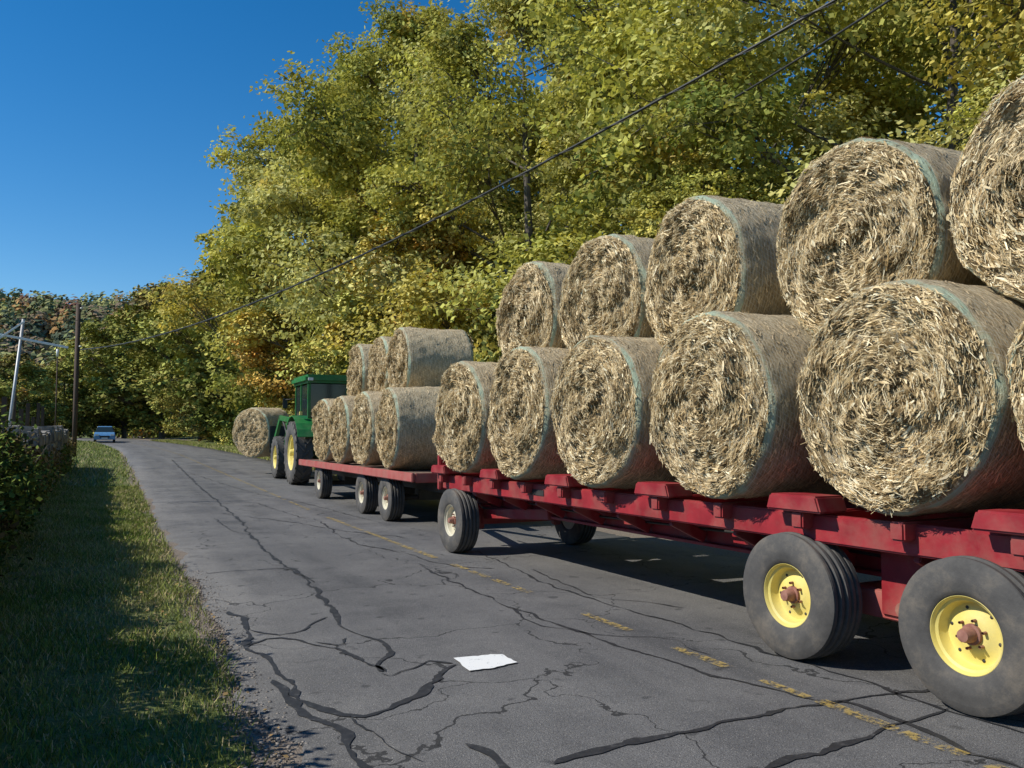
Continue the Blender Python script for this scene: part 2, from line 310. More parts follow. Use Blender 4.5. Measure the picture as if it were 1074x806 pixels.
def ribbon(A,pts,wd,z,rng,jit=.04):
    pts=chaikin(pts); P=[pts[0]]
    for a,b in zip(pts[:-1],pts[1:]):
        n=max(1,int(np.linalg.norm(b-a)/.05))
        for i in range(1,n+1): P.append(a+(b-a)*i/n)
    P=np.array(P); J=rng.normal(0,jit,P.shape); J=np.apply_along_axis(lambda q:np.convolve(q,[.15,.2,.3,.2,.15],'same'),0,J); P=P+J
    Tn=unit(np.gradient(P,axis=0)); Nn=np.column_stack([-Tn[:,1],Tn[:,0]]); n=len(P)
    slow=.75+.45*np.sin(np.arange(n)*.21+rng.uniform(0,6))*np.sin(np.arange(n)*.083+rng.uniform(0,6))
    wv=(np.convolve(rng.uniform(.1,1.9,n),[.2,.6,.2],'same')*slow)[:,None]*wd/2; wv[0]*=.2; wv[-1]*=.2
    Lf=P+Nn*wv; Rt=P-Nn*wv; zc=g(P[:,1])+z
    V=np.stack([np.column_stack([Lf,zc]),np.column_stack([Rt,zc])],1).reshape(-1,3); i=np.arange(n-1)*2
    A.add(V,np.column_stack([i+1,i+3,i+2,i]))
cr=[([(245,643),(258,655),(266,668),(256,680),(275,692),(292,716),(322,742),(370,756),(418,746),(452,722),(470,706),(478,700)],.052),
 ([(478,699),(460,698),(445,697),(430,703),(418,706),(406,712),(398,709)],.034),([(398,709),(400,700),(410,690),(404,678),(396,672),(382,668),(366,662),(352,650),(344,638),(330,622),(318,606),(300,596),(283,586),(262,562),(250,545),(232,532),(205,512),(180,490)],.045),
 ([(214,604),(240,601),(262,600),(300,598),(330,613)],.024),([(262,663),(300,672),(345,650)],.022),([(292,716),(302,742),(335,762),(362,786),(378,806),(395,830)],.055),
 ([(256,680),(285,672),(330,676),(368,690),(398,709)],.030),([(330,676),(352,682),(366,672)],.02),
 ([(438,594),(482,616),(540,641),(602,664),(690,694),(772,716),(850,738),(905,745),(990,780),(1074,815)],.030),
 ([(500,580),(590,622),(680,648),(760,672),(850,702),(960,735),(1074,775)],.026),
 ([(585,806),(640,789),(705,776),(782,756),(862,743),(962,728),(1030,715)],.042),([(800,812),(872,790),(945,764),(990,745)],.034),([(484,783),(518,799),(550,815)],.036),
 ([(230,540),(300,548),(370,560),(430,566)],.022),([(190,500),(260,520),(330,532),(400,550)],.022),([(330,545),(370,572),(420,580),(470,596),(520,598)],.022),
 ([(560,600),(620,628),(660,632),(720,640)],.02),([(370,756),(385,775),(420,790),(440,806)],.018),([(540,641),(560,655),(620,668),(700,672),(745,690)],.018),
 ([(225,545),(245,560),(262,562)],.02),([(200,530),(230,532),(260,528),(320,545)],.018)]
A=Acc(); rng=np.random.default_rng(8)
for p,wd in cr: ribbon(A,[gpt(*q) for q in p],wd,.021,rng)
obj('crack_sealing',A.mesh('crack_sealing',[M['tar']]))
p=[gpt(*q) for q in [(476,694),(500,692),(526,690),(542,699),(517,705),(492,708)]]
bm=bmesh.new(); f=bm.faces.new([bm.verts.new((x,y,.026)) for x,y in p]); bmesh.ops.subdivide_edges(bm,edges=bm.edges[:],cuts=4)
for v in bm.verts: v.co.x+=random.gauss(0,.005); v.co.y+=random.gauss(0,.005)
bm.normal_update()
for f in bm.faces:
    if f.normal.z<0: f.normal_flip()
me=bpy.data.meshes.new('white_road_patch'); bm.to_mesh(me); me.materials.append(M['whitemark']); obj('white_road_patch',me)
A=Acc(); y=1.0
while y<95:
    ln=random.uniform(.15,.7); wv=random.uniform(.06,.09); x=3.62+random.gauss(0,.006)+float(bend(y))
    if random.random()<(.78 if y<20 else .95):
        q=[(x-wv/2,y),(x+wv/2,y+random.gauss(0,.01)),(x+wv/2,y+ln),(x-wv/2,y+ln+random.gauss(0,.01))]
        A.add(np.array([[a_,b,gs(b)+.026] for a_,b in q]),[[0,1,2,3]])
    y+=ln+random.uniform(.0,.15)
obj('yellow_centre_line',A.mesh('yellow_centre_line',[M['yellowmark']]))
# grass
rng=np.random.default_rng(12); A=Acc()
def blades(X,Y,h,wd,colA,zoff=0):
    n=len(X); z=g(Y)+np.where((X<.6)&(X>-3),np.clip((.6-X)*.03,0,.06),0)+zoff; a=rng.uniform(0,2*np.pi,n); dx=np.cos(a)*wd/2; dy=np.sin(a)*wd/2
    lx=rng.normal(0,.6,n)*h; ly=rng.normal(0,.6,n)*h
    V=np.stack([np.column_stack([X-dx,Y-dy,z-.01]),np.column_stack([X+dx,Y+dy,z-.01]),np.column_stack([X+dx*.25+lx,Y+dy*.25+ly,z+h]),np.column_stack([X-dx*.25+lx,Y-dy*.25+ly,z+h])],1).reshape(-1,3)
    A.add(V,np.arange(4*n).reshape(-1,4),0,np.repeat(colA,4,0))
def gcol(n,X,Y):
    pn=.5+.5*np.sin(X*2.3+1.7*np.sin(Y*1.1))*np.sin(Y*1.7+X*1.3); c=np.array([.18,.24,.05])*(1-pn[:,None])+np.array([.34,.36,.11])*pn[:,None]
    dry=rng.random(n)<.12+.25*pn; c[dry]=np.array([.48,.40,.22]); return c*rng.uniform(.6,1.3,(n,1))
n=150000; Y=1.0+24*rng.random(n)**1.7; X=rng.uniform(-1.5,.78,n)
dens=.5+.5*np.sin(X*3.1+np.sin(Y*.9)*2)*np.sin(Y*1.3+1)
k=(X<edgeL(Y)-.03-.26*rng.random(n)**2*(1+np.sin(Y*1.9)))&(rng.random(n)<.6+.4*dens); X=X[k];Y=Y[k]; dens=dens[k]; blades(X,Y,rng.uniform(.015,.05,len(X))*(1+Y*.02)*(.7+.7*dens),.006+Y*.0005,gcol(len(X),X,Y))
n=30000; Y=rng.uniform(22,95,n); X=rng.uniform(6.9,9.2,n)+bend(Y); blades(X,Y,rng.uniform(.06,.22,n),np.full(n,.03),gcol(n,X,Y)*1.2)
n=16000; Y=rng.uniform(24,90,n); X=rng.uniform(-6,.8,n)+bend(Y); blades(X,Y,rng.uniform(.05,.16,n),np.full(n,.03),gcol(n,X,Y))
obj('grass',A.mesh('grass',[M['grassb']]))
n=1300; Y=1+18*rng.random(n)**1.4; X=rng.uniform(-1.3,.85,n); P=np.column_stack([X,Y,np.full(n,.045)]); P[X>.68,2]=.028
Nn=unit(np.array([0,0,1.])+rng.normal(0,.25,(n,3))); L=rng.uniform(.008,.024,n); V,Fq=leafquads(P,Nn,L,L*.6,rng)
cc=np.array([PAL['br'],(.35,.22,.09),PAL['br'],(.3,.22,.12)])[rng.integers(0,4,n)]; obj('fallen_leaves',npmesh('fallen_leaves',V,Fq,[M['grassb']],tint=np.repeat(cc,4,0)))
n=3200; Y=1+9*rng.random(n)**2.2; X=edgeL(Y)+rng.normal(-.02,.08,n); sz=rng.uniform(.003,.010,n)
cube=np.array([[-1,-1,-1],[1,-1,-1],[1,1,-1],[-1,1,-1],[-1,-1,1],[1,-1,1],[1,1,1],[-1,1,1]])*np.array([1,.8,.6])
V=cube[None]*sz[:,None,None]*rng.uniform(.6,1.2,(n,8,1))+np.column_stack([X,Y,.012+sz*.3])[:,None,:]
Fq=(np.arange(n)[:,None,None]*8+np.array([[0,3,2,1],[4,5,6,7],[0,1,5,4],[1,2,6,5],[2,3,7,6],[3,0,4,7]])[None]).reshape(-1,4)
cc=np.array([.27,.24,.21])*rng.uniform(.4,1.3,(n,1)); obj('gravel',npmesh('gravel',V.reshape(-1,3),Fq,[M['leafd']],tint=np.repeat(cc,8,0)))
# hill
HX=np.linspace(-420,320,60); HY=np.linspace(170,700,50)
def hz(X,Y):
    t=np.clip((Y-190)/190,0,1); s=t*t*(3-2*t); r=50*np.exp(-((X+110)/210)**2)+8*np.sin(X*.021+1)*np.exp(-((X+60)/250)**2)+3*np.sin(X*.07)
    return .9+np.maximum(r,2)*s-np.clip(Y-420,0,300)*.05
hx,hy=np.meshgrid(HX,HY); idx=np.arange(hx.size).reshape(hx.shape)
obj('hill',npmesh('hill',np.stack([hx,hy,hz(hx,hy)],-1).reshape(-1,3),gridF(idx),[M['ground']],smooth=True))
rng=np.random.default_rng(31); A=Acc(); cols=np.array([PAL['dk'],PAL['gr'],PAL['ol'],PAL['or'],PAL['br'],PAL['re'],PAL['yg']]); pr=np.array([2,3.5,4,1.6,3.4,.3,1.2]); pr/=pr.sum()
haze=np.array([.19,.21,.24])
for i in range(2000):
    x=rng.uniform(-180,120); y=rng.uniform(200,400); m=100; r=rng.uniform(2.8,5.0); h=rng.uniform(8,14)
    u=unit(rng.normal(size=(m,3))); u[:,2]=abs(u[:,2]); p=np.array([x,y,float(hz(x,y))+h*.35])+u*np.array([r,r,h*.65])*rng.uniform(.6,1.05,(m,1))
    nn=unit(u+np.array([-.3,-.3,.2])+rng.normal(0,.4,(m,3))); L=rng.uniform(.6,1.1,m); V,Fq=leafquads(p,nn,L,L*.7,rng)
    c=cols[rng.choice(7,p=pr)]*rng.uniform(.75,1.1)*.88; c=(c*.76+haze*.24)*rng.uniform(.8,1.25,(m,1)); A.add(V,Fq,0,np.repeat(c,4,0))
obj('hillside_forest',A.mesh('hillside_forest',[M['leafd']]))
# hedge (leafy) and stone wall
rng=np.random.default_rng(41); A=Acc(); n=84000; NC=1100
Yc=rng.uniform(-3,14.5,NC); Xc=rng.uniform(-2.2,-1.15,NC); top=1.34+.16*np.sin(Yc*1.3)+.14*np.sin(Yc*3.1)+rng.normal(0,.09,NC)+.12*(Yc<7); Zc=top*np.sqrt(rng.uniform(0.02,1,NC)); surf=rng.random(NC)<.5; Xc[surf]=-1.15+rng.normal(0,.11,surf.sum())  # near end, out of view, raised to strengthen the shadow on the verge
ci=rng.integers(0,NC,n); P=np.column_stack([Xc[ci],Yc[ci],Zc[ci]])+rng.normal(0,.10,(n,3)); P[:,2]=np.clip(P[:,2],.03,None)
L=rng.uniform(.02,.045,n); Nn=unit(np.array([-.2,0,.8])+rng.normal(0,.7,(n,3))); V,Fq=leafquads(P,Nn,L,L*.6,rng)
cb=np.array([(.13,.17,.04),(.07,.10,.03),(.12,.09,.04),(.19,.24,.05)])[rng.integers(0,4,NC)]; A.add(V,Fq,1,np.repeat(cb[ci]*rng.uniform(.6,1.2,(n,1)),4,0))
for i in range(200):
    y=rng.uniform(-2,15); x=rng.uniform(-2,-1.2); A.add(*tube(np.array([[x,y,0],[x+rng.normal(0,.1),y+rng.normal(0,.15),.6],[x+rng.normal(0,.2),y+rng.normal(0,.3),1.3+rng.uniform(0,.4)]]),[.02,.012,.004],5),0)
obj('hedge',A.mesh('hedge',[M['bark'],M['leafd']]))
def stones(name,y0,y1,x0,wd,H):
    bm=bmesh.new(); rows=int(H/.17)
    for r in range(rows):
        y=y0+random.uniform(-.2,0)
        while y<y1:
            ln=random.uniform(.22,.55); hh=.17*random.uniform(.9,1.25)
            if r==rows-1: hh*=random.uniform(.8,2.2)
            M4=Matrix.Translation((x0+random.gauss(0,.025),y+ln/2,r*.17+hh/2+gs(y)))@Euler((random.gauss(0,.06),random.gauss(0,.05),random.gauss(0,.08))).to_matrix().to_4x4()@Matrix.Diagonal((wd,ln*.98,hh,1))
            ret=bmesh.ops.create_cube(bm,size=1,matrix=M4); es=list({e for v in ret['verts'] for e in v.link_edges})
            bmesh.ops.bevel(bm,geom=es,offset=.03,segments=2,affect='EDGES'); y+=ln
    for v in bm.verts: v.co+=Vector((random.gauss(0,.008),random.gauss(0,.008),random.gauss(0,.008)))
    me=bpy.data.meshes.new(name); bm.to_mesh(me); me.materials.append(M['stone']); bm.free(); return obj(name,me)
stones('stone_wall',-4,36,-1.62,.55,1.38)  # stretch inside the hedge is unseen, added to keep sun from leaking through
rng=np.random.default_rng(44); n=5000; nc=60; Yc=rng.uniform(15.5,37,nc); Zc=rng.uniform(.1,1.0,nc); ci=rng.integers(0,nc,n)
P=np.column_stack([-1.32+rng.normal(0,.09,n),Yc[ci]+rng.normal(0,.25,n),np.clip(Zc[ci]+rng.normal(0,.14,n),.02,None)+g(Yc[ci])]); L=rng.uniform(.03,.06,n)
V,Fq=leafquads(P,unit(np.array([.5,0,.5])+rng.normal(0,.7,(n,3))),L,L*.6,rng); cb=np.array([(.14,.18,.04),PAL['dk'],PAL['br'],(.2,.2,.05)])[rng.integers(0,4,nc)]
obj('wall_ivy',npmesh('wall_ivy',V,Fq,[M['leafd']],tint=np.repeat(cb[ci],4,0)))
# ------------------------------------------------------------------ bales
def bale_mesh(name,seed,R=.70,L=1.2,ns=12500):
    rng=np.random.default_rng(seed); A=Acc(); na=140
    prof=[(-L/2,r) for r in np.linspace(0.001,R-.07,15)]+[(-L/2+.010,R-.040),(-L/2+.030,R-.016),(-L/2+.065,R-.003)]+[(x,R) for x in np.linspace(-L/2+.11,L/2-.11,11)]+[(L/2-.065,R-.003),(L/2-.030,R-.016),(L/2-.010,R-.040)]+[(L/2,r) for r in np.linspace(R-.07,.001,15)]
    prof=np.array(prof); a=np.linspace(0,2*np.pi,na,endpoint=False)
    ph=rng.uniform(0,6.28,10)
    def rad(a,x): return 1+.015*np.sin(2*a+ph[0])+.012*np.sin(3*a+ph[1])+.008*np.sin(7*a+ph[2]+x*4)+.007*np.sin(13*a+ph[3]-x*9)+.007*np.sin(5*a+ph[7]+x*6)+.005*np.sin(23*a+ph[8]+x*17)
    def bul(a,r): return .028*np.sin(r*14+ph[4]+1.5*np.sin(a))+.028*np.sin(3*a+ph[5]+r*9)+.022*np.sin(8*a+r*22+ph[6])+.017*np.sin(15*a-r*31+ph[9])
    X=prof[:,0][:,None]+0*a[None]; rr=prof[:,1][:,None]*rad(a[None],X)*np.where(abs(X)<L/2-.08,1-.007*np.cos(X*26+ph[2]),1); isf=(abs(prof[:,0])>L/2-.005)[:,None]
    X=X+np.where(isf,np.sign(X)*bul(a[None],rr)*np.clip((R-rr)/.1,0,1),0)
    V=np.stack([X,rr*np.cos(a),rr*np.sin(a)],-1).reshape(-1,3); n=len(prof); i=np.arange(n-1)[:,None]*na; j=np.arange(na)[None]; k=(j+1)%na
    A.add(V,np.stack([i+j,i+na+j,i+na+k,i+k],-1).reshape(-1,4),0,(1,1,1),True)
    cols=np.array([(.76,.59,.33),(.60,.43,.21),(.38,.25,.105),(.86,.75,.50),(.17,.11,.045),(.68,.52,.28)]); pr=np.array([3,3,2.0,2.1,1.2,2.2]);pr/=pr.sum()
    for sgn,m in ((-1,ns),(1,ns//4)):
        u=rng.random(m); r=R*.965*np.sqrt(u); r=np.where(rng.random(m)<.45,np.round(r/.05)*.05+rng.normal(0,.010,m),r); r=np.clip(r,.005,R*.965)
        th=rng.uniform(0,2*np.pi,m); er=np.stack([0*th,np.cos(th),np.sin(th)],-1); et=np.stack([0*th,-np.sin(th),np.cos(th)],-1); ex=np.array([sgn,0,0.])
        spread=.26+.5*np.exp(-r/.16)+.9*(rng.random(m)<.2); al=rng.normal(0,1,m)*spread; tl=rng.normal(0,.18,m)
        D=unit(et*np.cos(al)[:,None]+er*np.sin(al)[:,None]+ex*tl[:,None]); Wd=unit(np.cross(ex,D)+ex*rng.normal(0,.6,(m,1)))
        ln=rng.gamma(2.0,.021,m)+.012; wd=np.where(rng.random(m)<.10,rng.uniform(.008,.018,m),rng.uniform(.0015,.006,m)); ln=np.minimum(ln,.17)*np.where(r>R*.9,.6,1)
        P=er*r[:,None]*rad(th,sgn*L/2)[:,None]+ex*(L/2+bul(th,r)*np.clip((R-r)/.1,0,1)+rng.uniform(-.005,.024,m)*np.where(r>R*.93,.3,1))[:,None]
        bend_=er*(-(ln**2)/(2*np.maximum(r,.1)))[:,None]*.5
        blot=.5+.5*np.sin(3*th+ph[1]+r*11)*np.sin(r*19+ph[4]+th)
        c=cols[rng.choice(6,m,p=pr)]*rng.uniform(.75,1.15,(m,1))*(.78+.34*blot)[:,None]
        h=(wd/2)[:,None]; l2=(ln/2)[:,None]; kk=rng.normal(0,.18,(m,1))*l2*er
        V=np.stack([P-D*l2-Wd*h*.5+bend_+kk,P-D*l2+Wd*h*.6+bend_+kk,P+Wd*h,P-Wd*h,P+D*l2+Wd*h*.5+bend_+kk,P+D*l2-Wd*h*.5+bend_+kk],1).reshape(-1,3)
        b=np.arange(m)[:,None]*6; Fq=np.concatenate([b+np.array([0,1,2,3]),b+np.array([3,2,4,5])]); A.add(V,Fq,1,np.repeat(c,6,0))
    m=3600; th=rng.uniform(0,2*np.pi,m); x=rng.uniform(-L/2+.03,L/2-.03,m); er=np.stack([0*th,np.cos(th),np.sin(th)],-1); et=np.stack([0*th,-np.sin(th),np.cos(th)],-1); ex=np.array([1.,0,0])
    D=unit(et+ex*rng.normal(0,.45,(m,1))+er*rng.normal(0,.05,(m,1))); Wd=unit(np.cross(er,D)); ln=rng.uniform(.02,.10,m)[:,None]/2; h=rng.uniform(.0015,.006,m)[:,None]
    P=er*(R*rad(th,x)*(1-.007*np.cos(x*26+ph[2]))+.002-np.where(abs(x)>L/2-.07,.018,0))[:,None]+ex*x[:,None]; sag=er*(ln**2/(2*R))
    V=np.stack([P-D*ln-Wd*h-sag,P-D*ln+Wd*h-sag,P+D*ln+Wd*h-sag,P+D*ln-Wd*h-sag],1).reshape(-1,3)
    A.add(V,np.arange(4*m).reshape(-1,4),1,np.repeat(np.array([.72,.57,.35])*rng.uniform(.5,1.2,(m,1)),4,0))
    return A.mesh(name,[M['bale'],M['straw']])
BM=[bale_mesh('hay_bale_%s'%c,60+i) for i,c in enumerate('abcdefg')]
nb=[0]
def bale(x,y,z,rz=0,s=1.0,l=1.0,ry=0):
    i=nb[0]; nb[0]+=1
    obj('hay_bale',BM[i%7],(x,y,z),(random.uniform(0,6.28),ry+random.gauss(0,.015),rz+random.gauss(0,.03)),(l,s*random.uniform(.985,1.01),s))
WR=math.radians(1.7)
def W2(x,y): return (x*math.cos(WR)-y*math.sin(WR), x*math.sin(WR)+y*math.cos(WR))
for k,yp in enumerate([.42,1.96,3.40,4.95,6.5,8.05,9.6]):
    for xc in (4.72,5.94):
        x,y=W2(xc+(random.gauss(0,.03)),yp); bale(x,y,1.73+random.gauss(0,.006),WR,1.0+random.gauss(0,.006))
for yp in (1.08,2.62,4.08,5.72,7.22,8.77):
    x,y=W2(5.26+random.gauss(0,.04),yp); bale(x,y,2.85,WR,1.0+random.gauss(0,.008),1.03)
for yp in (14.05,15.7,17.35,19.0):
    for xc in (4.92,6.14): bale(xc+random.gauss(0,.04),yp,1.63,0,1.0)
for yp in (14.9,16.5,18.1): bale(5.45+random.gauss(0,.04),yp,2.79,-.02,1.0,1.05)
# ------------------------------------------------------------------ parts helpers
class Root:
    def __init__(s,name,o,rz=0,wf=False):
        s.o=o; e=bpy.data.objects.new(name,None); COL.objects.link(e); s.e=e
        xy=W2(o[0],o[1]) if wf else (o[0],o[1]); e.location=(*xy,o[2]); e.rotation_euler=(0,0,rz)
    def L(s,p): return Vector((p[0]-s.o[0],p[1]-s.o[1],p[2]-s.o[2]))
def box(R,name,lo,hi,mat,bev=.012,rot=(0,0,0),taper=None):
    lo=Vector(lo);hi=Vector(hi);c=(lo+hi)/2;s=hi-lo; bm=bmesh.new(); bmesh.ops.create_cube(bm,size=1,matrix=Matrix.Diagonal((*s,1)))
    if taper:
        for v in bm.verts:
            if v.co.z>0: v.co.x*=taper[0]; v.co.y*=taper[1]
    bmesh.ops.bevel(bm,geom=bm.edges[:],offset=min(bev,min(s)*.3),segments=2,affect='EDGES')
    me=bpy.data.meshes.new(name); bm.to_mesh(me); bm.free(); me.materials.append(M[mat]); return obj(name,me,R.L(c),rot,parent=R.e)
def rod(R,name,pts,r,mat,ns=12):
    pts=[np.array(R.L(p)) for p in pts]; a=np.array(pts)
    V,Fq=tube(a,[r]*len(a),ns); me=npmesh(name,V,Fq,[M[mat]],smooth=True)
    bm=bmesh.new(); bm.from_mesh(me); bm.verts.ensure_lookup_table(); n=len(a)
    bm.faces.new([bm.verts[i] for i in range(ns)][::-1]); bm.faces.new([bm.verts[(n-1)*ns+i] for i in range(ns)]); bm.to_mesh(me); bm.free()
    return obj(name,me,parent=R.e)
def beam(R,name,p,q,w,h,mat):
    p=R.L(p);q=R.L(q); d=q-p; bm=bmesh.new(); bmesh.ops.create_cube(bm,size=1,matrix=Matrix.Diagonal((w,d.length,h,1))); bmesh.ops.bevel(bm,geom=bm.edges[:],offset=.008,segments=2,affect='EDGES')
    me=bpy.data.meshes.new(name); bm.to_mesh(me); bm.free(); me.materials.append(M[mat]); o=obj(name,me,(p+q)/2,parent=R.e); o.rotation_euler=d.to_track_quat('Y','Z').to_euler(); return o
def wheel(R,name,c,rad,wd,rim,mats,out=-1,kind='rib',seg=64):
    A=Acc(); a=np.linspace(0,2*np.pi,seg,endpoint=False)
    def lathe(prof,mi,sm=True):
        prof=np.array(prof,float); V=np.stack([(prof[:,0]*-out)[:,None]+0*a[None],prof[:,1][:,None]*np.cos(a),prof[:,1][:,None]*np.sin(a)],-1).reshape(-1,3)
        n=len(prof); i=np.arange(n-1)[:,None]*seg; j=np.arange(seg)[None]; k=(j+1)%seg; Fq=np.stack([i+j,i+seg+j,i+seg+k,i+k],-1).reshape(-1,4)
        if out>0: Fq=Fq[:,::-1]
        A.add(V,Fq,mi,(1,1,1),sm)
    h=wd/2; sh=(rad-rim)
    out_side=[(-h*.78,rim*.985),(-h*.86,rim+.02*sh),(-h*.93,rim+.14*sh),(-h*.935,rim+.17*sh),(-h*.97,rim+.25*sh),(-h*1.0,rim+.5*sh),(-h*.985,rim+.53*sh),(-h*.99,rim+.7*sh),(-h*.97,rim+.74*sh),(-h*.93,rim+.86*sh),(-h*.86,rad-.035*rad*.8)]
    if kind=='rib':
        tr=[]; nr=5; gw=.075*wd; e=.82*h; tw=(2*e-(nr-1)*gw)/nr; x=-e
        for i in range(nr):
            cr_=.013*rad*abs(i-2); tr+= [(x,rad-cr_-.004),(x+.004,rad-cr_),(x+tw-.004,rad-cr_),(x+tw,rad-cr_-.004)]
            if i<nr-1: tr+=[(x+tw+gw*.2,rad-.055*rad-cr_),(x+tw+gw*.8,rad-.055*rad-cr_)]
            x+=tw+gw
    else: tr=[(-.8*h,rad*.955),(0,rad*.965),(.8*h,rad*.955)]
    lathe(out_side+tr+[(-x_,r_) for x_,r_ in out_side[::-1]],0)
    dish=[(-h*.74,rim*1.0),(-h*.80,rim*1.02),(-h*.82,rim*.985),(-h*.74,rim*.95),(-h*.66,rim*.93),(-h*.60,rim*.86),(-h*.30,rim*.82),(-h*.20,rim*.78),(-h*.22,rim*.60),(-h*.36,rim*.46),(-h*.38,rim*.30),(-h*.38,.001)]
    lathe(dish,1); lathe([(h*.38,.001),(h*.5,rim*.7),(h*.8,rim*1.01)],1)
    hr=rim*.22; lathe([(-h*.36,hr*1.25),(-h*.50,hr*1.2),(-h*.52,hr*.9),(-h*.86,hr*.82),(-h*.98,hr*.7),(-h*1.0,.001)],2)
    for i in range(6):
        t=i*math.pi/3
        V,Fq=tube(np.array([[0,0,0],[-.03,0,0]])+np.array([-h*.37,rim*.37*math.cos(t),rim*.37*math.sin(t)]),[rim*.045,rim*.04],6); V=V*np.array([-out,1,1]); A.add(V,Fq,2)
        V,Fq=tube(np.array([[0,0,0],[-.004,0,0]])+np.array([-h*.22,rim*.67*math.cos(t+.5),rim*.67*math.sin(t+.5)]),[rim*.05,rim*.001],8); V=V*np.array([-out,1,1]); A.add(V,Fq,3)
    if kind=='lug':
        nl=22
        for i in range(nl):
            for sgn in (-1,1):
                t0=2*math.pi*(i+(.5 if sgn>0 else 0))/nl; vv=[]
                for (u,x) in ((0,.02*sgn*wd),(1,.49*sgn*wd)):
                    tc=t0-u*.30
                    ro=rad*(1.0-.02*u); ri=rad*(.94-.05*u); dt=.045
                    for (tt,r_) in ((tc-dt,ri),(tc-dt*.6,ro),(tc+dt*.6,ro),(tc+dt,ri)): vv.append((x,r_*math.cos(tt),r_*math.sin(tt)))
                A.add(np.array(vv),[[0,1,5,4],[1,2,6,5],[2,3,7,6],[4,5,6,7],[0,3,2,1]],0)
    me=A.mesh(name,[M[m] for m in mats]+[M['black']]); me.set_sharp_from_angle(angle=math.radians(38))
    return obj(name,me,R.L(c),(random.uniform(0,6),0,0),parent=R.e)
# ------------------------------------------------------------------ red bale wagon
B=Root('bale_wagon',(5.3,5.1,0),WR,True)
for n_,x in (('main_beam_1',4.78),('main_beam_2',5.72)):
    box(B,n_,(x,-.3,.60),(x+.10,10.6,.86),'red'); box(B,n_+'_flange',(x-.05,-.3,.862),(x+.15,10.6,.886),'red',.004); box(B,n_+'_foot',(x-.05,-.3,.572),(x+.15,10.6,.598),'red',.004)
for n_,x in (('side_rail_1',4.34),('side_rail_2',6.22)): box(B,n_,(x,-.35,.80),(x+.07,10.5,.985),'red')
ys=[-.25,.42,1.18,1.96,2.68,3.40,4.17,4.95,5.72,6.5,7.27,8.05,8.82,9.6,10.35]
for i,yy in enumerate(ys):
    box(B,'cross_member_%d'%i,(4.24,yy-.05,.888),(6.40,yy+.05,1.0),'red')
    if i%2==0:
        for sx in (4.20,6.16):
            box(B,'cradle_block_%d'%i,(sx,yy-.24,1.003),(sx+.26,yy+.24,1.11),'red',taper=(1,.85))
    beam(B,'gusset_%d'%i,(4.42,yy,.80),(4.76,yy,.64),.05,.09,'red')
box(B,'front_bulkhead',(4.3,10.52,.78),(6.35,10.6,1.25),'red')
box(B,'decal_plate',(4.333,7.75,.87),(4.338,8.05,.93),'black',.001)
R1=.42
for sx,o_ in ((4.36,-1),(6.26,1)):
    for i,yy in enumerate((2.99,4.27)):
        wheel(B,'tandem_wheel_%d_%d'%(i,o_),(sx,yy,R1+.016),R1,.29,.21,['rubber','yellow','rust'],o_)
    ix=sx-o_*.30
    beam(B,'walking_beam',(ix,2.85,.42),(ix,4.41,.42),.10,.17,'redold')
    box(B,'bogie_bracket',(ix-.07,3.45,.36),(ix+.07,3.81,.80),'red'); rod(B,'bogie_pin',[(ix-.1,3.63,.42),(ix+.1,3.63,.42)],.05,'rust')
for yy in (2.99,4.27): rod(B,'axle',[(4.42,yy,.42),(6.2,yy,.42)],.045,'redold')
box(B,'bogie_cross_tube',(4.62,3.50,.44),(6.0,3.76,.585),'red')
for sx,o_ in ((4.36,-1),(6.10,1)):
    wheel(B,'front_wheel',(sx,10.03,R1*.97+.016),R1*.97,.27,.20,['rubber','cream','rust'],o_); rod(B,'stub_axle',[(sx-o_*.02,10.03,.41),(sx-o_*.3,10.03,.41)],.04,'redold')
    box(B,'kingpin',(sx-o_*.3-.05,9.98,.30),(sx-o_*.3+.05,10.08,.56),'red')
box(B,'front_axle_beam',(4.66,9.96,.36),(5.80,10.10,.48),'red'); rod(B,'turntable',[(5.3,10.03,.48),(5.3,10.03,.60)],.28,'black',24)
beam(B,'drawbar_1',(4.8,10.1,.44),(5.25,12.3,.50),.08,.10,'red'); beam(B,'drawbar_2',(5.8,10.1,.44),(5.35,12.3,.50),.08,.10,'red')
beam(B,'front_brace',(4.5,10.5,.85),(4.7,10.1,.5),.09,.09,'red')
beam(B,'front_subframe_1',(4.70,9.9,.50),(4.74,8.3,.62),.09,.12,'red'); beam(B,'front_subframe_2',(5.86,9.9,.50),(5.84,8.3,.62),.09,.12,'red')
rod(B,'tie_rod',[(4.66,10.25,.36),(5.80,10.25,.36)],.018,'steel')
rod(B,'hydraulic_hose',[(4.74,1.2,.74),(4.70,3.0,.70),(4.72,5,.73),(4.70,7.2,.69),(4.74,9.8,.72),(4.95,10.9,.6)],.012,'black',8)
for i in range(6):
    yy=4.9+i*.85; beam(B,'truss_%d'%i,(4.90,yy,.64),(5.70,yy+.4,.64),.05,.05,'red')
box(B,'rear_bumper',(4.3,-.44,.70),(6.35,-.36,1.0),'red')
